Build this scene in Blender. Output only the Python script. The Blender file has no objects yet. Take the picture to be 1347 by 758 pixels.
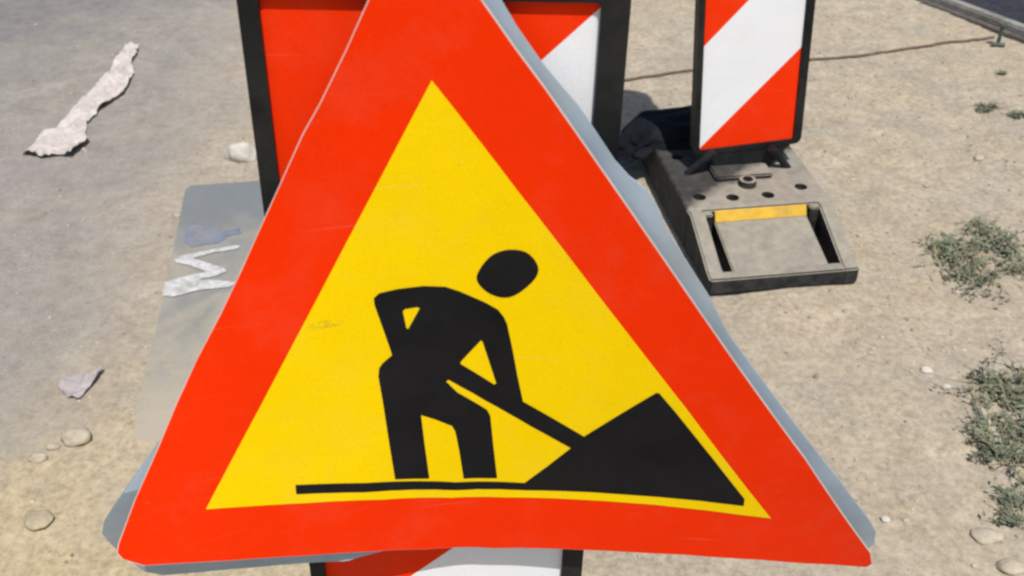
import bpy, bmesh, math, random
from math import sin, cos, radians, pi
from mathutils import Vector, Matrix, noise
from mathutils.geometry import tessellate_polygon
random.seed(7)
scene = bpy.context.scene

# ------------------------------------------------------------------ camera
FPX, CAMH, PITCH = 1419.0, 1.45, radians(35)
cam_d = bpy.data.cameras.new('camera'); cam = bpy.data.objects.new('camera', cam_d)
scene.collection.objects.link(cam); scene.camera = cam
cam.location = (0, 0, CAMH); cam.rotation_euler = (pi / 2 - PITCH, 0, 0)
cam_d.sensor_width = 36; cam_d.lens = 36 * FPX / 1347
cam_d.clip_start = 0.02; cam_d.clip_end = 2000
cam_d.dof.use_dof = True; cam_d.dof.focus_distance = 1.25; cam_d.dof.aperture_fstop = 11

# ------------------------------------------------------------------ light
SX, SY, EL = 0.275, -0.961, radians(63.6)
w = bpy.data.worlds.new('World'); scene.world = w; w.use_nodes = True
nt = w.node_tree; bg = nt.nodes['Background']
sky = nt.nodes.new('ShaderNodeTexSky'); sky.sky_type = 'NISHITA'; sky.sun_disc = False
sky.sun_elevation = EL; sky.sun_rotation = math.atan2(SX, SY)
sky.air_density = 1.0; sky.dust_density = 1.5
nt.links.new(sky.outputs[0], bg.inputs[0]); bg.inputs[1].default_value = 0.095
sd = bpy.data.lights.new('sun', 'SUN'); so = bpy.data.objects.new('sun', sd); scene.collection.objects.link(so)
sd.energy = 4.6; sd.angle = radians(0.55); sd.color = (1.0, 0.95, 0.87)
so.rotation_euler = Vector((SX * cos(EL), SY * cos(EL), sin(EL))).to_track_quat('Z', 'Y').to_euler()
so.location = (1, -2, 5)
vs = scene.view_settings; vs.view_transform = 'Standard'; vs.look = 'None'; vs.gamma = 1; vs.exposure = 0.05
vs.use_curve_mapping = False
scene.cycles.filter_width = 2.4

# ------------------------------------------------------------------ measuring helpers
def ray(px, py):
    u = (px - 673.5) / FPX; v = (py - 379) / FPX
    return Vector((u, cos(PITCH) - v * sin(PITCH), -(sin(PITCH) + v * cos(PITCH))))
def gnd(px, py, z=0.0):
    r = ray(px, py); return r * ((z - CAMH) / r.z) + Vector((0, 0, CAMH))

# ------------------------------------------------------------------ materials
def mat(name):
    m = bpy.data.materials.new(name); m.use_nodes = True
    return m, m.node_tree, m.node_tree.nodes['Principled BSDF']
def N(t, k, **kw):
    n = t.nodes.new(k)
    for a, b in kw.items(): setattr(n, a, b)
    return n
def noise_n(t, co, scale, detail=5, rough=0.55):
    n = N(t, 'ShaderNodeTexNoise'); n.inputs['Scale'].default_value = scale
    n.inputs['Detail'].default_value = detail; n.inputs['Roughness'].default_value = rough
    t.links.new(co, n.inputs['Vector']); return n.outputs['Fac']
def ramp(t, f, stops):
    r = N(t, 'ShaderNodeValToRGB'); e = r.color_ramp.elements
    while len(e) < len(stops): e.new(0.5)
    for i, (p, c) in enumerate(stops):
        e[i].position = p; e[i].color = (c, c, c, 1) if isinstance(c, (int, float)) else (*c, 1)
    t.links.new(f, r.inputs[0]); return r.outputs[0]
def mix(t, f, a, b, mode='MIX'):
    m = N(t, 'ShaderNodeMix', data_type='RGBA', blend_type=mode)
    for s, x in ((0, f), (6, a), (7, b)):
        if isinstance(x, (int, float)): m.inputs[s].default_value = x
        elif isinstance(x, tuple): m.inputs[s].default_value = (*x, 1)
        else: t.links.new(x, m.inputs[s])
    return m.outputs[2]
def bump(t, bs, h, strength, dist):
    b = N(t, 'ShaderNodeBump'); b.inputs['Strength'].default_value = strength; b.inputs['Distance'].default_value = dist
    t.links.new(h, b.inputs['Height']); t.links.new(b.outputs[0], bs.inputs['Normal'])
def M_plain(name, col, rough=0.5, var=0.15, scale=30, spec=0.5, bmp=0.0, metallic=0.0, dirt=None, dirt_amt=0.5):
    m, t, b = mat(name)
    co = N(t, 'ShaderNodeTexCoord').outputs['Object']
    f = noise_n(t, co, scale)
    lo = tuple(c * (1 - var) for c in col); hi = tuple(min(1, c * (1 + var)) for c in col)
    c = ramp(t, f, [(0.3, lo), (0.7, hi)])
    if dirt:
        g = noise_n(t, co, scale * 0.35, 8, 0.65)
        g = ramp(t, g, [(0.48, 0.0), (0.72, dirt_amt)])
        c = mix(t, g, c, dirt)
    t.links.new(c, b.inputs['Base Color'])
    b.inputs['Roughness'].default_value = rough; b.inputs['Metallic'].default_value = metallic
    b.inputs['Specular IOR Level'].default_value = spec
    if bmp: bump(t, b, noise_n(t, co, scale * 3, 6), 0.6, bmp)
    return m

def M_sheet(name, col, smudge=None, spec=0.06, rough=0.55):
    """Retroreflective sheeting: clear film over a fine honeycomb, slightly dusty."""
    m, t, b = mat(name)
    tc = N(t, 'ShaderNodeTexCoord').outputs['Object']
    v = N(t, 'ShaderNodeTexVoronoi', feature='DISTANCE_TO_EDGE'); v.inputs['Scale'].default_value = 260
    t.links.new(tc, v.inputs['Vector'])
    cell = ramp(t, v.outputs[0], [(0.0, 0.93), (0.12, 1.0)])
    big = ramp(t, noise_n(t, tc, 7, 6, 0.6), [(0.3, 0.93), (0.7, 1.0)])
    c = mix(t, 1.0, col, cell, 'MULTIPLY'); c = mix(t, 1.0, c, big, 'MULTIPLY')
    dust = ramp(t, noise_n(t, tc, 13, 9, 0.7), [(0.5, 0.0), (0.8, 0.07)])
    c = mix(t, dust, c, (0.40, 0.33, 0.22))
    spk = ramp(t, noise_n(t, tc, 140, 2, 0.5), [(0.74, 0.0), (0.80, 0.35)])
    c = mix(t, spk, c, (0.22, 0.15, 0.08))
    mp2 = N(t, 'ShaderNodeMapping'); mp2.inputs['Scale'].default_value = (6, 6, 220); mp2.inputs['Rotation'].default_value = (0, 0.5, 0)
    t.links.new(tc, mp2.inputs[0])
    scr = ramp(t, noise_n(t, mp2.outputs[0], 1.0, 2, 0.5), [(0.70, 0.0), (0.76, 0.10)])
    c = mix(t, scr, c, (0.55, 0.42, 0.30))
    if smudge is not None:
        mp = N(t, 'ShaderNodeMapping'); mp.vector_type = 'TEXTURE'
        mp.inputs['Location'].default_value = smudge; mp.inputs['Scale'].default_value = (0.016, 1.0, 0.005)
        t.links.new(tc, mp.inputs[0])
        g = N(t, 'ShaderNodeTexGradient', gradient_type='SPHERICAL'); t.links.new(mp.outputs[0], g.inputs[0])
        s = ramp(t, g.outputs['Fac'], [(0.0, 0.0), (0.7, 0.55)])
        sn = ramp(t, noise_n(t, tc, 220, 4), [(0.4, 0.0), (0.6, 1.0)])
        s = mix(t, 1.0, s, sn, 'MULTIPLY')
        c = mix(t, s, c, (0.25, 0.14, 0.03))
    t.links.new(c, b.inputs['Base Color'])
    t.links.new(ramp(t, noise_n(t, tc, 18, 7, 0.65), [(0.3, rough - 0.08), (0.7, rough + 0.12)]), b.inputs['Roughness'])
    b.inputs['Specular IOR Level'].default_value = spec
    bump(t, b, noise_n(t, tc, 9, 3), 0.25, 0.004)
    return m

def M_ground():
    m, t, b = mat('ground_sand_and_asphalt')
    geo = N(t, 'ShaderNodeNewGeometry'); P = geo.outputs['Position']
    sep = N(t, 'ShaderNodeSeparateXYZ'); t.links.new(P, sep.inputs[0])
    def ma(op, a, bb, clamp=False):
        n = N(t, 'ShaderNodeMath', operation=op, use_clamp=clamp)
        for i, x in enumerate((a, bb)):
            if isinstance(x, (int, float)): n.inputs[i].default_value = x
            else: t.links.new(x, n.inputs[i])
        return n.outputs[0]
    n1 = noise_n(t, P, 2.2, 8, 0.62); n2 = noise_n(t, P, 11, 9, 0.7); n3 = noise_n(t, P, 75, 6, 0.7)
    n4 = noise_n(t, P, 260, 3, 0.6)
    # sand
    sand = ramp(t, n2, [(0.28, (0.26, 0.215, 0.16)), (0.5, (0.355, 0.305, 0.236)), (0.70, (0.45, 0.39, 0.305))])
    sand = mix(t, ramp(t, n1, [(0.40, 0.0), (0.62, 0.55)]), sand, (0.36, 0.295, 0.20))
    ng = noise_n(t, P, 4.3, 6, 0.6)
    sand = mix(t, ramp(t, ng, [(0.45, 0.0), (0.68, 0.6)]), sand, (0.275, 0.252, 0.215))
    # yellower sand close by on the left
    yl = ma('MULTIPLY', ma('SUBTRACT', 1.9, sep.outputs[1]), 1.6, True)
    yl = ma('MULTIPLY', yl, ma('MULTIPLY', ma('SUBTRACT', 0.1, sep.outputs[0]), 1.5, True))
    sand = mix(t, yl, sand, (0.40, 0.325, 0.205))
    grit = ramp(t, n3, [(0.32, 0.70), (0.5, 1.0), (0.68, 1.24)])
    sand = mix(t, 1.0, sand, grit, 'MULTIPLY')
    # old dusty asphalt
    asp = ramp(t, n2, [(0.28, (0.20, 0.185, 0.165)), (0.5, (0.262, 0.243, 0.218)), (0.72, (0.33, 0.305, 0.275))])
    asp = mix(t, ramp(t, noise_n(t, P, 3.1, 4), [(0.42, 0.0), (0.65, 0.5)]), asp, (0.238, 0.218, 0.222))
    asp = mix(t, 1.0, asp, ramp(t, n4, [(0.3, 0.68), (0.55, 1.0), (0.75, 1.3)]), 'MULTIPLY')
    # bluish darker asphalt patch to the far left
    fd = ma('ADD', ma('MULTIPLY', ma('SUBTRACT', sep.outputs[1], 3.3), 0.8), ma('MULTIPLY', ma('SUBTRACT', -1.45, sep.outputs[0]), 1.6))
    fd = ma('ADD', fd, ma('MULTIPLY', ma('SUBTRACT', n1, 0.5), 1.6), True)
    asp = mix(t, ma('MULTIPLY', fd, 0.75), asp, (0.135, 0.134, 0.142))
    # boundary: asphalt where x < edge(y), plus noise
    e = ma('SUBTRACT', -0.97, sep.outputs[0])
    wob = ma('ADD', ma('MULTIPLY', ma('SUBTRACT', n1, 0.5), 0.55), ma('MULTIPLY', ma('SUBTRACT', n2, 0.5), 0.28))
    near = ma('MULTIPLY', ma('SUBTRACT', sep.outputs[1], 1.62), 1.2)      # closer than ~1.6 m the sand covers the road
    neary = ma('ADD', ma('MULTIPLY', ma('SUBTRACT', sep.outputs[1], 1.575), 7.0), ma('MULTIPLY', ma('SUBTRACT', -0.86, sep.outputs[0]), 6.0))
    far = ma('ADD', ma('MULTIPLY', ma('ADD', e, wob), 2.6), 0.62, True)
    nr = ma('ADD', ma('ADD', neary, ma('MULTIPLY', ma('SUBTRACT', n2, 0.5), 2.4)), 0.4, True)
    mask = ma('MULTIPLY', far, nr)
    c = mix(t, mask, sand, asp)
    dst = ramp(t, noise_n(t, P, 6, 9, 0.72), [(0.42, 0.0), (0.7, 0.38)])
    c = mix(t, dst, c, (0.335, 0.295, 0.24))
    c = mix(t, 1.0, c, ramp(t, noise_n(t, P, 30, 7, 0.7), [(0.30, 0.90), (0.5, 1.05), (0.70, 1.18)]), 'MULTIPLY')
    c = mix(t, ramp(t, noise_n(t, P, 48, 3, 0.5), [(0.68, 0.0), (0.75, 0.4)]), c, (0.13, 0.115, 0.095))
    t.links.new(c, b.inputs['Base Color'])
    b.inputs['Roughness'].default_value = 0.93; b.inputs['Specular IOR Level'].default_value = 0.2
    h = ma('ADD', ma('MULTIPLY', n3, 0.6), ma('MULTIPLY', n4, 0.35))
    bump(t, b, h, 0.75, 0.006)
    return m

def M_rubber():
    """black recycled rubber with pale road dust lying on its level faces; shade painted in over the rear"""
    m, t, b = mat('dusty_black_rubber')
    geo = N(t, 'ShaderNodeNewGeometry'); P = N(t, 'ShaderNodeTexCoord').outputs['Object']
    sep = N(t, 'ShaderNodeSeparateXYZ'); t.links.new(geo.outputs['True Normal'], sep.inputs[0])
    up = ramp(t, sep.outputs[2], [(0.25, 0.0), (0.8, 1.0)])
    n = noise_n(t, P, 22, 9, 0.65)
    up = mix(t, 1.0, up, ramp(t, n, [(0.28, 0.72), (0.6, 1.0)]), 'MULTIPLY')
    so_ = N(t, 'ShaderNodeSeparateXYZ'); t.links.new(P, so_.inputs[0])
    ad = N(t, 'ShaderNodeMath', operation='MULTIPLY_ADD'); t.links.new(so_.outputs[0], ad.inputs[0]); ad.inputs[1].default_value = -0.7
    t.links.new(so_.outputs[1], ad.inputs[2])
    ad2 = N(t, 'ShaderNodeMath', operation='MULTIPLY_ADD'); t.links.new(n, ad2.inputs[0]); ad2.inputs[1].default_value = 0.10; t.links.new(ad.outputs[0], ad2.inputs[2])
    up = mix(t, 1.0, up, ramp(t, ad2.outputs[0], [(0.0, 1.0), (0.035, 0.08)]), 'MULTIPLY')  # painted shade: dust colour cut to black over the rear, along a diagonal
    d = ramp(t, noise_n(t, P, 50, 7, 0.65), [(0.3, (0.235, 0.216, 0.178)), (0.7, (0.315, 0.292, 0.243))])
    base = ramp(t, noise_n(t, P, 30, 6), [(0.35, (0.012, 0.013, 0.015)), (0.7, (0.045, 0.044, 0.041))])
    t.links.new(mix(t, up, base, d), b.inputs['Base Color'])
    b.inputs['Roughness'].default_value = 0.8; b.inputs['Specular IOR Level'].default_value = 0.25
    bump(t, b, noise_n(t, P, 120, 6, 0.6), 0.5, 0.003)
    return m

RED = M_sheet('red_reflective_sheet', (0.86, 0.034, 0.002))
SRED = M_sheet('sign_red_film', (0.82, 0.029, 0.0005), rough=0.45)
WHITE = M_sheet('white_reflective_sheet', (0.80, 0.82, 0.85))
YELLOW = M_sheet('yellow_film', (0.86, 0.60, 0.0003), smudge=(-0.121, -0.02, 0.374), rough=0.45)
BLACK = M_plain('black_print', (0.007, 0.007, 0.009), 0.6, 0.3, 20, 0.12, dirt=(0.02, 0.018, 0.015), dirt_amt=0.4)
FRAME = M_plain('black_plastic_frame', (0.012, 0.013, 0.014), 0.5, 0.4, 25, 0.15, bmp=0.001, dirt=(0.06, 0.056, 0.048), dirt_amt=0.35)
METAL = M_plain('grey_sheet_metal', (0.31, 0.385, 0.46), 0.55, 0.12, 18, 0.2, metallic=0.0, dirt=(0.36, 0.35, 0.33), dirt_amt=0.5)
EDGE = M_plain('bare_sheet_edge', (0.62, 0.52, 0.46), 0.5, 0.1, 40)
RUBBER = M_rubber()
YREF = M_plain('yellow_strip_paint', (0.56, 0.34, 0.025), 0.5, 0.15, 40, dirt=(0.3, 0.24, 0.12), dirt_amt=0.7)
AMBER = M_plain('amber_lens', (0.7, 0.25, 0.01), 0.2, 0.1, 40)
GROUND = M_ground()
STONE = M_plain('pale_stone', (0.40, 0.35, 0.27), 0.9, 0.22, 40, 0.2, bmp=0.004)
SSTONE = M_plain('sandy_stone', (0.37, 0.315, 0.22), 0.92, 0.2, 60, 0.15, bmp=0.004)
WSTONE = M_plain('whitish_stone', (0.50, 0.47, 0.42), 0.85, 0.15, 40, 0.2, bmp=0.004)
PEB = M_plain('gravel_stone', (0.34, 0.305, 0.25), 0.9, 0.6, 14, 0.2)
PAPER = M_plain('torn_paper', (0.50, 0.455, 0.43), 0.85, 0.14, 35, 0.2, bmp=0.002, dirt=(0.28, 0.24, 0.2), dirt_amt=0.6)
BOARD = M_plain('dusty_grey_board', (0.222, 0.224, 0.212), 0.85, 0.14, 16, 0.2, bmp=0.001, dirt=(0.33, 0.29, 0.225), dirt_amt=0.9)
t = BOARD.node_tree; b = t.nodes['Principled BSDF']; co = N(t, 'ShaderNodeTexCoord').outputs['Object']
sp = N(t, 'ShaderNodeSeparateXYZ'); t.links.new(co, sp.inputs[0])
nm = N(t, 'ShaderNodeMath', operation='MULTIPLY_ADD'); t.links.new(noise_n(t, co, 9, 6), nm.inputs[0]); nm.inputs[1].default_value = 0.5; t.links.new(sp.outputs[1], nm.inputs[2])
old = b.inputs['Base Color'].links[0].from_socket
t.links.new(mix(t, ramp(t, nm.outputs[0], [(0.42, 0.0), (0.62, 0.8)]), old, (0.135, 0.155, 0.178)), b.inputs['Base Color'])
old = b.inputs['Base Color'].links[0].from_socket          # drifted sand over its near end and in its hollows
sm = N(t, 'ShaderNodeMath', operation='MULTIPLY_ADD'); t.links.new(sp.outputs[1], sm.inputs[0]); sm.inputs[1].default_value = -0.7
t.links.new(noise_n(t, co, 14, 8, 0.7), sm.inputs[2])
t.links.new(mix(t, ramp(t, sm.outputs[0], [(0.42, 0.05), (0.80, 0.95)]), old, (0.345, 0.305, 0.24)), b.inputs['Base Color'])
BLUE = M_plain('faded_blue_paint', (0.15, 0.175, 0.235), 0.8, 0.2, 30, 0.2, dirt=(0.25, 0.24, 0.22), dirt_amt=1.0)
WPAINT = M_plain('worn_white_paint', (0.47, 0.47, 0.465), 0.8, 0.25, 70, 0.2, dirt=(0.25, 0.25, 0.235), dirt_amt=1.0)
TAR = M_plain('fresh_dark_asphalt', (0.030, 0.033, 0.042), 0.85, 0.4, 60, 0.2, bmp=0.004)
KERB = M_plain('kerb_concrete', (0.25, 0.24, 0.22), 0.9, 0.2, 25, 0.2, bmp=0.002, dirt=(0.1, 0.09, 0.08), dirt_amt=0.6)
CABLE = M_plain('dusty_brown_cable', (0.13, 0.095, 0.075), 0.8, 0.3, 60, 0.2)
PEGM = M_plain('dull_green_metal', (0.05, 0.075, 0.055), 0.6, 0.3, 60)
LEAF = M_plain('grey_green_leaf', (0.155, 0.17, 0.115), 0.85, 0.45, 25, 0.2)
DRY = M_plain('dry_straw', (0.30, 0.25, 0.15), 0.85, 0.3, 30, 0.2)

# ------------------------------------------------------------------ object helpers
def tag(o, label=None, cat=None, group=None, kind=None):
    if label: o['label'] = label
    if cat: o['category'] = cat
    if group: o['group'] = group
    if kind: o['kind'] = kind
    return o
def empty(name, loc, rz=0):
    o = bpy.data.objects.new(name, None); scene.collection.objects.link(o)
    o.location = loc; o.rotation_euler = (0, 0, rz); o.empty_display_size = 0.05
    return o
def wm(o):
    m = Matrix.LocRotScale(o.location, o.rotation_euler, o.scale)
    return wm(o.parent) @ m if o.parent else m
def obj(name, bm, m, parent=None, world=True, smooth=False, origin=None):
    if parent is not None and world: bm.transform(wm(parent).inverted())
    if origin is not None and parent is None: bm.transform(Matrix.Translation(-Vector(origin)))
    bmesh.ops.recalc_face_normals(bm, faces=bm.faces)
    me = bpy.data.meshes.new(name); bm.to_mesh(me); bm.free()
    for x in (m if isinstance(m, (list, tuple)) else [m]): me.materials.append(x)
    if smooth:
        for p in me.polygons: p.use_smooth = True
    o = bpy.data.objects.new(name, me); scene.collection.objects.link(o)
    if parent is not None: o.parent = parent
    if origin is not None and parent is None: o.location = origin
    return o
def sheet(bm, loops, to3d, step=None, thick=None, mi=0):
    """flat polygon (2D loops, the others holes) -> bent sheet; thick = extrusion vector"""
    t = bmesh.new()
    flat = [Vector((a, b, 0)) for lp in loops for a, b in lp]
    vs_ = [t.verts.new(p) for p in flat]
    for tri in tessellate_polygon([[Vector((a, b, 0)) for a, b in lp] for lp in loops]):
        try: t.faces.new([vs_[i] for i in tri])
        except ValueError: pass
    if step:
        for ax in (0, 1):
            lo = min(p[ax] for p in flat); hi = max(p[ax] for p in flat); k = lo + step
            while k < hi:
                co = [0, 0, 0]; no = [0, 0, 0]; co[ax] = k; no[ax] = 1
                bmesh.ops.bisect_plane(t, geom=t.verts[:] + t.edges[:] + t.faces[:], plane_co=co, plane_no=no, dist=1e-6)
                k += step
    bmesh.ops.recalc_face_normals(t, faces=t.faces)
    for v in t.verts: v.co = to3d(v.co.x, v.co.y)
    if thick is not None:
        r = bmesh.ops.extrude_face_region(t, geom=t.faces[:])
        bmesh.ops.translate(t, verts=[g for g in r['geom'] if isinstance(g, bmesh.types.BMVert)], vec=thick)
    join(bm, t, mi)
def join(bm, t, mi=None):
    me = bpy.data.meshes.new('tmp')
    if mi is not None:
        for f in t.faces: f.material_index = mi
    t.to_mesh(me); t.free(); bm.from_mesh(me); bpy.data.meshes.remove(me)
def prism(bm, prof, x0, x1, bev=0.0):
    """profile in (y,z) extruded along x"""
    t = bmesh.new()
    a = [t.verts.new((x0, y, z)) for y, z in prof]; b = [t.verts.new((x1, y, z)) for y, z in prof]
    t.faces.new(a); t.faces.new(b[::-1])
    n = len(a)
    for i in range(n): t.faces.new((a[i], b[i], b[(i + 1) % n], a[(i + 1) % n]))
    bmesh.ops.recalc_face_normals(t, faces=t.faces)
    if bev: bmesh.ops.bevel(t, geom=t.edges[:], offset=bev, segments=2, affect='EDGES', clamp_overlap=True)
    join(bm, t)
def box(bm, x0, x1, y0, y1, z0, z1, bev=0.0):
    prism(bm, [(y0, z0), (y1, z0), (y1, z1), (y0, z1)], x0, x1, bev)
def cyl(bm, p0, p1, r0, r1=None, seg=20):
    p0 = Vector(p0); p1 = Vector(p1); r1 = r0 if r1 is None else r1
    q = (p1 - p0).to_track_quat('Z', 'Y')
    mt = Matrix.Translation((p0 + p1) / 2) @ q.to_matrix().to_4x4()
    bmesh.ops.create_cone(bm, cap_ends=True, segments=seg, radius1=r0, radius2=r1, depth=(p1 - p0).length, matrix=mt)
def tube(bm, pts, r, seg=8):
    rings = []
    for i, p in enumerate(pts):
        d = (pts[min(i + 1, len(pts) - 1)] - pts[max(i - 1, 0)]).normalized()
        a = d.cross(Vector((0, 0, 1)))
        a = a.normalized() if a.length > 1e-4 else Vector((1, 0, 0)); b = a.cross(d)
        rings.append([bm.verts.new(p + (a * cos(k * 2 * pi / seg) + b * sin(k * 2 * pi / seg)) * r) for k in range(seg)])
    for i in range(len(rings) - 1):
        for k in range(seg):
            bm.faces.new((rings[i][k], rings[i][(k + 1) % seg], rings[i + 1][(k + 1) % seg], rings[i + 1][k]))
    bm.faces.new(rings[0]); bm.faces.new(rings[-1][::-1])
def roundpoly(x0, x1, z0, z1, r, n=5):
    out = []
    for cx, cz, a0 in ((x1 - r, z0 + r, -90), (x1 - r, z1 - r, 0), (x0 + r, z1 - r, 90), (x0 + r, z0 + r, 180)):
        for k in range(n + 1):
            a = radians(a0 + 90 * k / n); out.append((cx + r * cos(a), cz + r * sin(a)))
    return out
def clip(poly, f):
    out = []
    for i in range(len(poly)):
        a, b = poly[i], poly[(i + 1) % len(poly)]; fa, fb = f(a), f(b)
        if fa >= 0: out.append(a)
        if (fa >= 0) != (fb >= 0):
            t = fa / (fa - fb); out.append((a[0] + (b[0] - a[0]) * t, a[1] + (b[1] - a[1]) * t))
    return out

# ------------------------------------------------------------------ ground
BUMPS = [((50, 685), 0.05, 0.012), ((1190, 560), 0.10, 0.010), ((1170, 470), 0.12, 0.012), ((1060, 430), 0.2, 0.008)]
BUMPS = [(gnd(*p).xy, r, h) for p, r, h in BUMPS]
def gz(x, y):
    rough = min(1, max(0.15, (x + 1.0) * 1.6)) if y > 1.6 else 1.0
    z = noise.fractal(Vector((x * 1.3, y * 1.3, 0)), 1.0, 2.0, 3) * 0.006
    z += (noise.fractal(Vector((x * 9, y * 9, 3)), 0.9, 2.1, 5) * 0.0045) * rough
    if x > 0.55: z += abs(noise.fractal(Vector((x * 18, y * 18, 8)), 0.8, 2.1, 4)) * 0.006 * min(1, (x - 0.55) * 2)
    for c, r, h in BUMPS:
        d = ((x - c.x) ** 2 + (y - c.y) ** 2) / (r * r)
        if d < 4: z += h * math.exp(-d * 1.5)
    return z - 0.004
def axis(lo, hi, step, far):
    a = []; x = lo
    while x <= hi: a.append(x); x += step
    s = step; l = [a[0]]; r = [a[-1]]
    while r[-1] < far: s *= 1.35; r.append(r[-1] + s)
    s = step
    while l[-1] > -far: s *= 1.35; l.append(l[-1] - s)
    return l[:0:-1] + a + r[1:]
xs = axis(-2.3, 2.3, 0.0135, 400); ys = axis(0.9, 4.4, 0.0135, 400)
verts = [(x, y, gz(x, y) if -5 < x < 5 and -3 < y < 8 else -0.004) for y in ys for x in xs]
nx = len(xs)
faces = [(j * nx + i, j * nx + i + 1, (j + 1) * nx + i + 1, (j + 1) * nx + i) for j in range(len(ys) - 1) for i in range(nx - 1)]
me = bpy.data.meshes.new('ground'); me.from_pydata(verts, [], faces); me.materials.append(GROUND)
for p in me.polygons: p.use_smooth = True
g = bpy.data.objects.new('ground', me); scene.collection.objects.link(g); g['kind'] = 'structure'

# far road with kerb, top right
k0 = gnd(1205, -4); k1 = gnd(1347, 50); kd = (k1 - k0).normalized(); kn = Vector((-kd.y, kd.x, 0))
if kn.x < 0: kn = -kn
def strip(a0, a1, o0, o1, z0, z1, bev=0):
    bm = bmesh.new(); c = []
    for z in (z0, z1):
        for s, o in ((a0, o0), (a1, o0), (a1, o1), (a0, o1)):
            p = k0 + kd * s + kn * o; c.append(bm.verts.new((p.x, p.y, z)))
    for f in ((0, 1, 2, 3), (4, 5, 6, 7), (0, 1, 5, 4), (1, 2, 6, 5), (2, 3, 7, 6), (3, 0, 4, 7)): bm.faces.new([c[i] for i in f])
    bmesh.ops.recalc_face_normals(bm, faces=bm.faces)
    if bev: bmesh.ops.bevel(bm, geom=bm.edges[:], offset=bev, segments=2, affect='EDGES')
    return bm
tag(obj('kerb', strip(-60, 40, 0.0, 0.045, -0.05, 0.03, 0.006), KERB), kind='structure')
tag(obj('road', strip(-60, 40, 0.047, 6.5, -0.05, 0.024), TAR), kind='structure')
# dark seam in front of the kerb
tag(obj('gutter', strip(-60, 40, -0.03, -0.001, -0.05, 0.005, 0.002), M_plain('dark_joint', (0.09, 0.08, 0.07), 0.9, 0.4, 40)), kind='structure')

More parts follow.
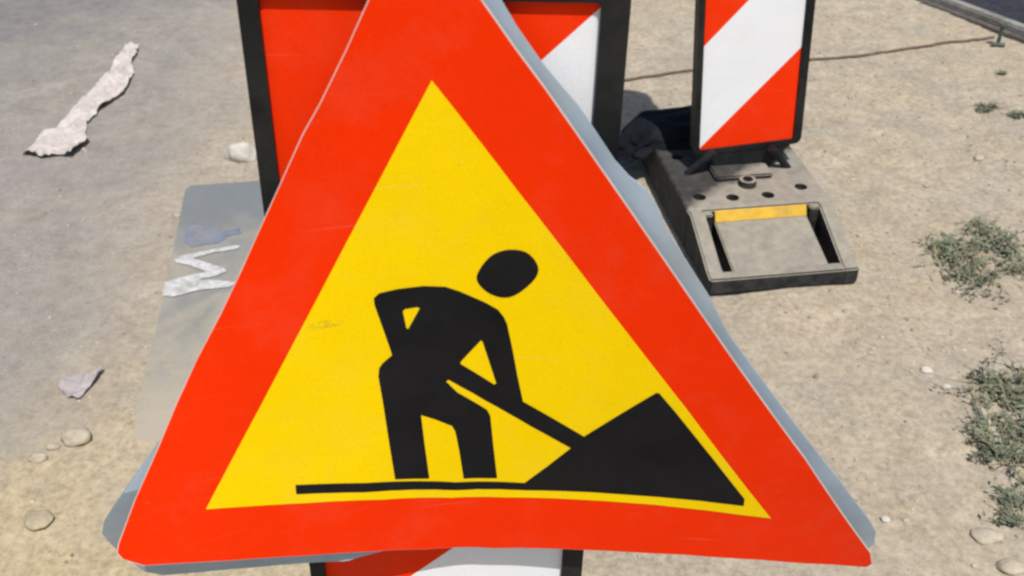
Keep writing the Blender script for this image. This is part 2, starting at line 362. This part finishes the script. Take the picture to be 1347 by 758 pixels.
# ------------------------------------------------------------------ striped boards on rubber bases
def board_set(label, loc, yaw, lean, stripe_red, wstripe, bz=(0.17, 1.19), base_dx=0.0, lamp=False):
    """stripe_red: value of z-x at a line with red above and white below; wstripe = height of one band"""
    root = empty('striped_delineator', loc, yaw); tag(root, label, 'delineator', 'red and white striped delineator boards')
    z0, z1 = bz; W = 0.14; fr = 0.021; fl = 0.015
    L = Matrix.Rotation(lean, 4, 'Y')
    R = wm(root)
    def put(name, bm, m, par=root, smooth=False, leaned=True):
        if leaned: bm.transform(L)
        bm.transform(R)
        return obj(name, bm, m, par, smooth=smooth)
    # frame ring
    bm = bmesh.new()
    outer = roundpoly(-W, W, z0, z1, 0.018); inner = roundpoly(-W + fl, W - fr, z0 + 0.014, z1 - 0.024, 0.004, 2)
    sheet(bm, [outer, inner], lambda a, b: Vector((a, -0.018, b)), thick=Vector((0, 0.036, 0)))
    put('frame', bm, FRAME)
    # core slab and back
    bm = bmesh.new(); box(bm, -W + fl - 0.004, W - fr + 0.004, -0.010, 0.012, z0 + 0.010, z1 - 0.020)
    slab = put('board', bm, FRAME)
    # bands
    rect = [(-W + fl - 0.002, z0 + 0.012), (W - fr + 0.002, z0 + 0.012), (W - fr + 0.002, z1 - 0.022), (-W + fl - 0.002, z1 - 0.022)]
    for mname, mm, ph in (('red_band', RED, 0), ('white_band', WHITE, 1)):
        for k in range(-8, 8):
            if k % 2 != ph: continue
            lo = stripe_red + k * wstripe; hi = lo + wstripe
            if k == 0: hi += 0.03
            if k == 1: lo += 0.03
            p = clip(clip(rect, lambda q: (q[1] - q[0]) - lo), lambda q: hi - (q[1] - q[0]))
            if len(p) < 3: continue
            bm = bmesh.new(); sheet(bm, [p], lambda a, b: Vector((a, -0.0115, b)), thick=Vector((0, -0.0012, 0)))
            bm.transform(L); bm.transform(R); obj(mname, bm, mm, slab)
    if not lamp:
        bm = bmesh.new()      # low carrying grip on top
        o = roundpoly(-0.05, 0.05, z1 - 0.004, z1 + 0.03, 0.012)
        sheet(bm, [o], lambda a, b: Vector((a, -0.012, b)), thick=Vector((0, 0.024, 0)))
        put('handle', bm, FRAME)
    else:
        bm = bmesh.new()      # battery box of the warning lamp
        box(bm, -0.08, 0.08, -0.045, 0.045, z1 + 0.001, z1 + 0.13, 0.012)
        put('lamp_box', bm, YREF)
        bm = bmesh.new(); cyl(bm, (0, -0.03, z1 + 0.225), (0, 0.03, z1 + 0.225), 0.105, seg=40)
        bmesh.ops.bevel(bm, geom=bm.edges[:], offset=0.006, segments=2, affect='EDGES'); rg = put('lamp_housing', bm, FRAME)
        bm = bmesh.new(); cyl(bm, (0, -0.046, z1 + 0.225), (0, -0.0305, z1 + 0.225), 0.07, 0.092, seg=40)
        bm.transform(L); bm.transform(R); obj('lens', bm, AMBER, rg)
    # foot that plugs into the base
    bm = bmesh.new()
    foot = [(-0.118, z0 + 0.004), (-0.062, 0.115), (-0.04, 0.07), (0.04, 0.07), (0.062, 0.115), (0.118, z0 + 0.004)]
    sheet(bm, [foot], lambda a, b: Vector((a, -0.016, b)), thick=Vector((0, 0.032, 0)))
    put('foot', bm, FRAME)
    # ---- rubber base
    bm = bmesh.new(); hw = 0.181; dy = 0.165; dz = 0.112; ly = 0.37; lz = 0.048; R = R @ Matrix.Translation((base_dx, -0.035 if base_dx else 0, 0))
    prism(bm, [(-dy, 0.004), (dy, 0.004), (dy, dz - 0.004), (dy - 0.01, dz), (-dy + 0.01, dz), (-dy, dz - 0.004)], -hw, hw, 0.003)
    t_me = bpy.data.meshes.new('deck'); bm.to_mesh(t_me); bm.free()
    deck = bpy.data.objects.new('deck', t_me); scene.collection.objects.link(deck)
    cm = bmesh.new()
    for sy in (-1, 1):
        for x, y, r in ((-0.135, -0.105, 0.016), (-0.055, -0.118, 0.016), (0.035, -0.118, 0.016), (0.13, -0.090, 0.016)):
            cyl(cm, (x, y * sy, 0.055), (x, y * sy, 0.14), r, seg=18)
    c_me = bpy.data.meshes.new('cut'); cm.to_mesh(c_me); cm.free()
    cut = bpy.data.objects.new('cut', c_me); scene.collection.objects.link(cut)
    md = deck.modifiers.new('b', 'BOOLEAN'); md.operation = 'DIFFERENCE'; md.object = cut; md.solver = 'EXACT'
    dg = bpy.context.evaluated_depsgraph_get()
    em = bpy.data.meshes.new_from_object(deck.evaluated_get(dg))
    bm = bmesh.new(); bm.from_mesh(em)
    for o_ in (deck, cut): bpy.data.objects.remove(o_)
    for s in (-1, 1):
        # side rims, sloping from the deck down to the lip
        pr = [(s * (dy - 0.012), 0.005), (s * ly, 0.005), (s * ly, lz), (s * (ly - 0.03), lz + 0.006), (s * (dy + 0.02), dz - 0.001), (s * (dy - 0.012), dz - 0.003)]
        for x0, x1 in ((-hw + 0.001, -hw + 0.038), (hw - 0.038, hw - 0.001)): prism(bm, pr, x0, x1, 0.004)
        box(bm, -hw + 0.03, hw - 0.03, min(s * (ly - 0.034), s * (ly - 0.001)), max(s * (ly - 0.034), s * (ly - 0.001)), 0.0055, lz - 0.001, 0.004)
        # ramp plate between two slots
        pr = [(s * (dy - 0.01), 0.02), (s * (ly - 0.02), 0.012), (s * (ly - 0.02), lz - 0.004), (s * (dy + 0.014), dz - 0.028), (s * (dy - 0.01), dz - 0.027)]
        prism(bm, pr, -0.116, 0.116, 0.003)
        box(bm, -hw + 0.03, hw - 0.03, min(s * (dy - 0.02), s * (ly - 0.02)), max(s * (dy - 0.02), s * (ly - 0.02)), 0.001, 0.009)
        # moulding strips at the deck ends where slot begins
        for q in (-1, 1):
            box(bm, min(q * 0.122, q * 0.15), max(q * 0.122, q * 0.15), min(s * (dy - 0.005), s * (dy + 0.02)), max(s * (dy - 0.005), s * (dy + 0.02)), 0.01, dz - 0.006, 0.003)
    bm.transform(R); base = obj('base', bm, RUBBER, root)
    for s in (-1, 1):
        bm = bmesh.new()
        pr = [(s * (dy - 0.001), dz - 0.016), (s * (dy + 0.006), dz - 0.018), (s * (dy + 0.030), dz - 0.0235), (s * (dy + 0.028), dz - 0.0275), (s * (dy - 0.001), dz - 0.021)]
        pr = [(s * (dy + 0.001), dz - 0.004), (s * (dy + 0.006), dz - 0.005), (s * (dy + 0.018), dz - 0.028), (s * (dy + 0.001), dz - 0.029)]
        prism(bm, pr, -0.115, 0.115, 0.001); bm.transform(R)
        obj('yellow_strip', bm, YREF, base)
    # socket plate round the foot
    bm = bmesh.new(); box(bm, -0.075, 0.075, -0.04, 0.04, dz + 0.001, dz + 0.014, 0.004)
    cyl(bm, (0.0, -0.062, dz - 0.01), (0.0, -0.062, dz + 0.016), 0.024, 0.021)
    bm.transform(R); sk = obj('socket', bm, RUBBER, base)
    bm = bmesh.new(); cyl(bm, (0.0, -0.062, dz + 0.012), (0.0, -0.062, dz + 0.018), 0.0125); bm.transform(R); obj('locking_pin', bm, FRAME, sk)
    for q in (-1, 1):
        bm = bmesh.new(); cyl(bm, (q * 0.075, 0, z0 + 0.01), (q * 0.135, 0.015, dz - 0.004), 0.011, 0.009); bm.transform(R)
        obj('strut', bm, FRAME, root)
    return root

board_set('nearest tall striped board in a black frame, standing upright directly behind the yellow roadworks sign',
          (-0.080, 0.743 + 0.018, 0), 0.0, radians(1.2), 1.055, 0.2295, (0.17, 1.203))
board_set('farther striped board with black frame, standing alone on its dusty grey base to the right',
          (0.605, 2.462, 0), radians(8.0), radians(-3.6), 0.582, 0.272, (0.168, 1.15), -0.030, True)

# dark lump added to deepen the shade over the far end of the right base
lump_o = Vector((0.47, 2.66, 0.095)); bm = bmesh.new(); bmesh.ops.create_icosphere(bm, subdivisions=5, radius=1)
for v in bm.verts:
    p = v.co.copy(); q = Vector((math.copysign(abs(p.x) ** 0.7, p.x), math.copysign(abs(p.y) ** 0.75, p.y), p.z))
    n_ = noise.fractal(p * 1.8 + Vector((3, 1, 7)), 0.9, 2.0, 4)
    fold = 0.10 * abs(sin(p.x * 5 + 2.2 * noise.noise(p * 2)))
    q = Vector((q.x * 0.20, q.y * 0.105, q.z * 0.050)) * (1 + 0.16 * n_ - fold)
    if q.z < 0: q.z *= 0.25
    if q.x < -0.10: q.z -= (-0.10 - q.x) * 0.75
    v.co = q + lump_o + Vector((0, 0, 0.018))
bm.transform(Matrix.Translation(lump_o) @ Matrix.Rotation(radians(9), 4, 'Z') @ Matrix.Translation(-lump_o))
tag(obj('dark_lump', bm, M_plain('black_lump', (0.009, 0.010, 0.015), 0.8, 0.4, 25, 0.12, bmp=0.002), origin=tuple(lump_o), smooth=True),
    'lumpy black mass added to the shade on the far end of the grey base', 'ballast bag')  # no real bag: added lump that deepens the shade

# ------------------------------------------------------------------ the roadworks sign
XC, D0, KC = -0.02, 0.722, 0.29
def bend(X, Z):
    # the sheet curls forward at both sides; its lower left corner is bent up and forward, the lower right one slightly in
    u = X - XC
    return D0 - KC * (math.sqrt(u * u + 0.01) - 0.1) - (1.65 if u < 0 else -1.4) * u * u * max(0.0, 1.0 - Z)
def onsign(px, py, f=bend):
    r = ray(px, py); t = D0 / r.y
    for _ in range(60): t = 0.5 * t + 0.5 * f(r.x * t, CAMH + r.z * t) / r.y
    return (r.x * t, CAMH + r.z * t)
S = lambda pts, f=bend: [onsign(*p, f) for p in pts]
sign = empty('roadwork_sign', (-0.03, 0.725, 0.55))
tag(sign, 'large triangular red bordered yellow sign with black digging worker, hung on the nearest striped board', 'road sign')
red_px = [(484, 0), (456, 63), (421, 135), (397, 178), (369, 240), (343, 297), (317, 355), (290, 412), (257, 475), (231, 532), (206, 592), (177, 657), (155, 716), (153, 728), (160, 736), (188, 744.5),
          (300, 738), (400, 731.5), (480, 726.5), (560, 723), (650, 721.5), (740, 722.5), (800, 725), (900, 730), (1000, 736.5), (1100, 743), (1141, 746), (1148, 742), (1146, 728),
          (1060, 604), (969, 479), (875, 343), (788, 217), (716, 114), (678, 63), (634, 0), (580, -92), (562, -108), (544, -108), (530, -95)]
yel_px = [(568, 105), (494, 246), (420, 387), (346, 527.5), (271, 669), (330, 665), (400, 661), (500, 656.5), (594, 654), (665, 653.5), (736, 655), (800, 658.5), (860, 663), (930, 670.5), (1014, 681),
          (903, 537), (791, 393), (680, 249)]
work_px = [(492, 391), (499, 384.5), (523, 379), (557, 375), (586, 376), (604.5, 382), (639, 397), (655, 406), (663, 416), (667, 425), (674, 457), (681, 495), (688, 527), (727, 549), (768, 573),
           (815, 544), (863, 515.5), (867, 516), (890, 543), (935, 599), (979, 655), (978, 664), (920, 657), (866, 652), (780, 646), (690, 643.3), (600, 643.3), (480, 646), (390, 648.5), (389, 636.5), (480, 634), (600, 633), (690, 634),
           (720, 612), (751, 588), (700, 560), (640, 526), (590, 498), (587, 500.5), (602, 515), (630, 531), (641, 538), (645, 546), (649, 585), (654, 627.5), (610, 628),
           (604, 590), (599, 566), (595, 559), (575, 551), (554, 544.5), (559, 585), (565, 628), (520, 629), (512, 580), (504, 528), (498, 494), (499, 483), (504, 476), (516, 466), (513, 456), (502, 425), (493, 400)]
hole1 = [(530, 408), (533, 405), (549, 402.5), (552.5, 404), (537.5, 431), (535, 431)]
hole2 = [(633, 446), (635, 448), (653, 503), (650, 504.5), (606, 477.5), (606, 474.5)]
hd = [(595, 238), (612, 195), (660, 140), (705, 114), (750, 104), (800, 105), (845, 118), (880, 150), (900, 185), (901, 218), (885, 248), (850, 282), (800, 322), (765, 337), (722, 341), (680, 332), (640, 308), (608, 276)]
def smooth_loop(p, n=4):
    out = []; m = len(p)
    for i in range(m):
        a, b, c, d = (Vector(p[(i + k) % m]) for k in (-1, 0, 1, 2))
        for j in range(n):
            t = j / n; out.append(tuple(0.5 * (2 * b + (c - a) * t + (2 * a - 5 * b + 4 * c - d) * t * t + (3 * b - a - 3 * c + d) * t ** 3)))
    return out
head_px = smooth_loop([(470 + a / 3.79, 300 + b / 3.79) for a, b in hd[::2]], 6)
def on(off): return lambda X, Z: Vector((X, bend(X, Z) + off, Z))
# plate with thickness, its edge bare
bm = bmesh.new(); sheet(bm, [S(red_px)], on(0.0), 0.02, Vector((0, 0.0022, 0)))
obj('sign_plate', bm, EDGE, sign)
def grow(pts, d):
    c = Vector((sum(p[0] for p in pts) / len(pts), sum(p[1] for p in pts) / len(pts)))
    return [tuple(c + (Vector(p) - c) * (1 - d)) for p in pts]
bm = bmesh.new(); sheet(bm, [grow(S(red_px), 0.004)], on(-0.0006), 0.02); rb = obj('red_border', bm, SRED, sign, smooth=True)
bm = bmesh.new(); sheet(bm, [S(yel_px)], on(-0.0011), 0.02); yf = obj('yellow_field', bm, YELLOW, sign, smooth=True)
bm = bmesh.new(); sheet(bm, [S(work_px), S(hole1), S(hole2)], on(-0.0016), 0.02)
sheet(bm, [S(head_px)], on(-0.0016), 0.02); obj('worker_pictogram', bm, BLACK, sign, smooth=True)
# second, grey sheet metal plate behind it
def back(X, Z):
    # its lower left corner is knocked backwards
    return bend(X, Z) + 0.009 + 0.10 * (X - XC) ** 2 + 2.4 * max(0.0, -(X - XC) - 0.14) * max(0.0, 0.79 - Z)
back_px = [(600, -90), (625, -88), (640, -35), (659, 0), (680, 36), (712, 82), (738, 113), (761, 140), (784, 174), (809, 212), (828, 233), (850, 250), (862, 268), (876, 301), (902, 343), (932, 389), (958, 440), (1006, 505), (1054, 569), (1104, 632),
           (1143, 684), (1152, 700), (1150, 716), (1135, 726), (900, 722), (640, 714), (520, 721), (400, 741), (330, 747), (262, 753), (215, 757), (190, 752), (160, 730), (143, 713), (134, 702), (137, 686), (152, 662), (180, 622), (206, 586), (240, 540), (300, 430), (540, -60)]
bm = bmesh.new(); sheet(bm, [S(back_px, back)], lambda X, Z: Vector((X, back(X, Z), Z)), 0.015, Vector((0, 0.0025, 0)))
bmesh.ops.dissolve_degenerate(bm, dist=1e-6, edges=bm.edges); obj('backing_plate', bm, METAL, sign)

# ------------------------------------------------------------------ flat board with a white M, lying on the road edge
a0 = gnd(247, 250); a1 = gnd(170, 592); ax = (a0 - a1).normalized(); bx = Vector((ax.y, -ax.x, 0)); LB = (a0 - a1).length
def onboard(s, t, z): p = a1 + ax * s + bx * t; return Vector((p.x, p.y, z - 0.022 * max(0, 0.12 - s) / 0.12))
flat = empty('flat_board', onboard(LB / 2, 0.15, 0.0)); tag(flat, 'flat dusty grey board lying on the ground left of the sign, with a white M', 'board')
BT = 0.013
bm = bmesh.new()
ol = [(0, 0.006), (0.004, 0.0), (LB * 0.5, 0.004), (LB - 0.02, -0.002), (LB, 0.012), (LB + 0.004, 0.29), (LB - 0.01, 0.30), (0.01, 0.30), (0, 0.29)]
sheet(bm, [ol], lambda a, b: onboard(a, b, -0.01), 0.05, Vector((0, 0, BT + 0.01)))
obj('board_slab', bm, BOARD, flat)
def board_local(px, py):
    p = gnd(px, py, BT) - a1; return (p.dot(ax), p.dot(bx))
bm = bmesh.new(); bp = [board_local(*p) for p in [(246, 300), (258, 296), (270, 301), (283, 299), (292, 304), (315, 301), (318, 307), (300, 311), (288, 320), (268, 323), (252, 326), (243, 318)]]
sheet(bm, [bp], lambda a, b: onboard(a, b, BT + 0.0015)); obj('blue_patch', bm, BLUE, flat)
bm = bmesh.new()
mp = [(229, 343), (238, 338), (272, 331), (310, 324), (317, 325), (311, 329), (280, 334), (254, 341), (276, 348), (293, 353), (298, 358), (286, 364), (262, 369), (290, 370), (313, 373), (302, 379), (262, 383), (228, 392), (214, 390), (217, 373), (238, 366), (272, 359), (248, 350), (233, 347)]
sheet(bm, [[board_local(*p) for p in mp]], lambda a, b: onboard(a, b, BT + 0.003)); obj('white_letter', bm, WPAINT, flat)

# ------------------------------------------------------------------ litter
def scrap(name, px, label, m, lift=0.012, seed=0, step=0.012, freq=22):
    cs = [gnd(*p) for p in px]; c = sum(cs, Vector()) / len(cs); bm = bmesh.new()
    def to(X, Y):
        u = X * 0.32 + Y * 0.95; v = X * 0.95 - Y * 0.32
        n = noise.fractal(Vector((v * freq * 1.5, u * freq * 0.35, seed)), 0.8, 2.0, 4)
        z = gz(X, Y) + 0.004 + lift * max(0, 0.5 + n * 1.3)
        return Vector((X + 0.004 * noise.noise(Vector((X * 60, Y * 60, seed))), Y + 0.004 * noise.noise(Vector((X * 60, Y * 60, seed + 5))), z))
    sheet(bm, [[(p.x, p.y) for p in cs]], to, step, Vector((0, 0, 0.0015)))
    bmesh.ops.dissolve_degenerate(bm, dist=1e-6, edges=bm.edges)
    return tag(obj(name, bm, m, origin=(c.x, c.y, 0)), label, 'litter')
scrap('torn_paper', [(170, 57), (183, 61), (181, 72), (174, 83), (177, 95), (170, 112), (164, 123), (148, 134), (131, 146), (115, 162), (112, 178), (119, 188), (107, 198), (95, 209), (78, 206), (59, 210), (28, 204), (40, 194), (50, 183), (59, 174), (75, 168), (87, 156), (103, 142), (118, 124), (131, 107), (146, 96), (154, 87), (160, 71)],
      'long ragged strip of pale torn paper lying on the grey asphalt', PAPER, 0.015, 1, 0.010, 18)
scrap('paper_scrap', [(82, 500), (100, 494), (118, 492), (138, 487), (130, 500), (120, 511), (104, 525), (88, 524), (79, 514)],
      'small crumpled pale scrap flat on the asphalt, left of the board with the M', M_plain('lilac_scrap', (0.36, 0.32, 0.32), 0.85, 0.12, 40, bmp=0.002), 0.010, 4, 0.01, 40)

# ------------------------------------------------------------------ stones
def stone_bm(bm, c, r, sx, sy, sz, seed, sub=2, rz=0.0):
    t = bmesh.new(); bmesh.ops.create_icosphere(t, subdivisions=sub, radius=1)
    for v in t.verts:
        d = 1 + 0.32 * noise.noise(v.co * 1.1 + Vector((seed * 3.7, seed, 0))) + 0.12 * noise.noise(v.co * 3 + Vector((seed, 0, seed)))
        v.co = Vector((v.co.x * sx, v.co.y * sy, v.co.z * sz)) * d * r
    t.transform(Matrix.Translation(c) @ Matrix.Rotation(rz, 4, 'Z')); join(bm, t)
def stone(px, py, wpx, label, m=STONE, flat_=0.6, asp=0.8, seed=1, name='stone', group=None, rz=0):
    p = gnd(px, py); z = (p - Vector((0, 0, CAMH))).dot(Vector((0, cos(PITCH), -sin(PITCH)))); r = wpx / 2 * z / FPX
    bm = bmesh.new(); g0 = gz(p.x, p.y); stone_bm(bm, Vector((p.x, p.y, g0 + r * flat_ * 0.45)), r, 1, asp, flat_, seed, 3, rz)
    return tag(obj(name, bm, m, origin=(p.x, p.y, g0), smooth=True), label, 'stone', group)
stone(102, 577, 40, 'largest pale stone on the edge between the asphalt and the yellow sand', m=STONE, seed=2)
stone(69, 587, 17, 'small pale stone just left of the largest stone on the sand edge', seed=3)
stone(50, 602, 24, 'middling flat stone at the sand edge, farthest left of the row', seed=4, asp=0.6)
stone(52, 688, 42, 'rounded sand coloured stone half buried in the yellow sand at bottom left', m=SSTONE, seed=5, flat_=0.30)
stone(318, 208, 42, 'lumpy bright white stone on the ground beside the near black board frame', WSTONE, 0.75, 0.7, 6)
stone(233, 283, 11, 'tiny yellowish pebble beside the far corner of the flat grey board', seed=7)
stone(1217, 491, 15, 'small whitish stone on the sand above the lower weeds, left one of two', WSTONE, seed=8)
stone(1243, 512, 12, 'tiny whitish stone right of a similar stone, near the lower weeds', WSTONE, seed=9)
stone(1310, 566, 15, 'small cream stone lying among the lower weed leaves', WSTONE, seed=10)
stone(1165, 682, 13, 'small whitish stone on the sand beside the right tip of the sign', WSTONE, seed=11)
stone(1192, 683, 10, 'tiny grey stone just right of the whitish stone near the sign tip', STONE, seed=12)
stone(1298, 703, 40, 'broad flat pale stone in the sand below the weeds at bottom right', STONE, 0.35, 0.7, seed=13)
stone(1330, 745, 38, 'broad pale stone cut by the bottom right corner of the photo', STONE, 0.4, 0.7, seed=14)
stone(1288, 208, 13, 'small light stone on the sand above the upper weeds', STONE, seed=15)
# splinter of wood in the weeds
p0 = gnd(1290, 545); p1 = gnd(1312, 590); bm = bmesh.new()
pts = [p0.lerp(p1, i / 6) + Vector((0, 0, 0.014 + 0.003 * sin(i * 1.7) + gz(p0.x, p0.y))) for i in range(7)]
tube(bm, pts, 0.0075, 7)
for v in bm.verts: v.co += Vector([noise.noise(v.co * 90) * 0.002] * 3)
tag(obj('wood_splinter', bm, M_plain('bleached_wood', (0.45, 0.40, 0.32), 0.85, 0.2, 60), origin=tuple(p0)), 'pale bleached splinter of wood lying in the lower weeds', 'wood')

# gravel nobody could count
bm = bmesh.new()
shapes = []
for k in range(8):
    t = bmesh.new(); stone_bm(t, Vector(), 1, 1, 0.8, 0.6, k + 20, 1); shapes.append(([v.co.copy() for v in t.verts], [[v.index for v in f.verts] for f in t.faces])); t.free()
V, Fc = [], []
def pebble(x, y, r):
    vv, ff = random.choice(shapes); a = random.random() * 6.3; ca, sa = cos(a), sin(a); o = len(V); z = gz(x, y) + r * 0.25
    for q in vv: V.append((x + (q.x * ca - q.y * sa) * r, y + (q.x * sa + q.y * ca) * r, z + q.z * r))
    for f in ff: Fc.append([o + i for i in f])
n = 0
while n < 7000:
    x = random.uniform(-2.2, 2.3); y = random.uniform(1.0, 4.3)
    dens = 0.22 if x < -0.8 else 0.35 if x < 0.5 else min(1, 0.35 + (x - 0.5) * 1.2)
    dens *= 0.4 + 1.2 * max(0, 0.5 + noise.noise(Vector((x * 3, y * 3, 9))))
    if y > 3.2: dens *= 0.5
    if random.random() > dens: continue
    r = 0.0016 + 0.0045 * random.random() ** 3
    if random.random() < 0.012: r *= 2.0
    pebble(x, y, r); n += 1
me = bpy.data.meshes.new('gravel'); me.from_pydata(V, [], Fc); me.materials.append(PEB)
tag(scene.collection.objects.link(bpy.data.objects.new('gravel', me)) or bpy.data.objects['gravel'], 'loose fine gravel and grit scattered over the sand', 'gravel', kind='stuff')

# ------------------------------------------------------------------ cable and peg
a = gnd(700, 122); b_ = gnd(1308, 49); bm = bmesh.new(); pts = []
for i in range(60):
    s = i / 59; p = a.lerp(b_, s)
    p.y += 0.014 * sin(s * 7) + 0.004 * sin(s * 23 + 1); p.z = gz(p.x, p.y) + 0.005
    pts.append(p)
tube(bm, pts, 0.0048, 8); tag(obj('cable', bm, CABLE, origin=tuple(a), smooth=True), 'thin brown cable stretched across the sand behind the striped boards', 'cable')
pk = gnd(1312, 60); bm = bmesh.new()
cyl(bm, (pk.x, pk.y, -0.02), (pk.x, pk.y, 0.075), 0.007, 0.006); cyl(bm, (pk.x - 0.02, pk.y, 0.004), (pk.x + 0.02, pk.y - 0.01, 0.006), 0.009, 0.007)
cyl(bm, (pk.x, pk.y, 0.07), (pk.x, pk.y, 0.078), 0.012)
tag(obj('ground_peg', bm, PEGM, origin=tuple(pk)), 'short green peg in the sand at the end of the cable, near the kerb', 'peg')

# ------------------------------------------------------------------ weeds
def weeds(px, py, rx, ry, n, h, label, seed, dry=0.3):
    rnd = random.Random(seed); c = gnd(px, py); bm = bmesh.new()
    cores = [(c.x + rnd.gauss(0, rx * 0.5), c.y + rnd.gauss(0, ry * 0.5)) for _ in range(max(4, n // 70))]
    for _ in range(n):
        q = rnd.choice(cores); x = q[0] + rnd.gauss(0, rx * 0.24); y = q[1] + rnd.gauss(0, ry * 0.24)
        hh = h * rnd.uniform(0.35, 1.1); a = rnd.uniform(0, 6.283); sp = rnd.uniform(0.3, 1.5) * hh
        d = Vector((cos(a), sin(a), 0)); s = Vector((-sin(a), cos(a), 0)); z = gz(x, y); wdt = rnd.uniform(0.0012, 0.0026)
        mi = 1 if rnd.random() < dry else 0
        base = Vector((x, y, z)); prev = None
        for k in range(4):
            t = k / 3; p = base + d * sp * t * t + Vector((0, 0, hh * (t - 0.35 * t * t)))
            ww = wdt * (1 - t * 0.8); cur = (bm.verts.new(p - s * ww), bm.verts.new(p + s * ww))
            if prev: f = bm.faces.new((prev[0], prev[1], cur[1], cur[0])); f.material_index = mi
            prev = cur
        if mi == 0:   # leaflets along the stem
            for k in range(rnd.randint(3, 6)):
                t = rnd.uniform(0.2, 1); p = base + d * sp * t * t + Vector((0, 0, hh * (t - 0.35 * t * t)))
                b = rnd.uniform(0, 6.283); l = rnd.uniform(0.006, 0.014); e = Vector((cos(b), sin(b), rnd.uniform(-0.2, 0.6))) * l
                g_ = Vector((-sin(b), cos(b), rnd.uniform(-0.4, 0.4))) * l * 0.28
                bm.faces.new([bm.verts.new(v) for v in (p, p + e * 0.5 + g_, p + e, p + e * 0.5 - g_)])
    me = bpy.data.meshes.new('weed_clump'); bm.transform(Matrix.Translation(-c)); bm.to_mesh(me); bm.free()
    me.materials.append(LEAF); me.materials.append(DRY)
    o = bpy.data.objects.new('weed_clump', me); scene.collection.objects.link(o); o.location = c
    tag(o, label, 'weeds', 'low weeds growing in the sand')
weeds(1300, 338, 0.13, 0.17, 470, 0.040, 'sprawling grey green weed clump on the sand right of the grey base', 11)
weeds(1352, 575, 0.10, 0.15, 680, 0.045, 'dense dark green weed patch at the lower right edge of the photo', 12)
weeds(1335, 668, 0.05, 0.035, 110, 0.026, 'loose tuft of weeds between the dense patch and the flat pale stone', 13)
weeds(1298, 141, 0.035, 0.02, 70, 0.02, 'tiny dark weed sprout on the far sand, left of a similar sprout', 14)
weeds(1338, 152, 0.035, 0.02, 70, 0.02, 'tiny dark weed sprout on the far sand at the right edge', 15)
weeds(1322, 98, 0.02, 0.01, 26, 0.015, 'smallest weed sprout on the far sand, just below the peg', 16)
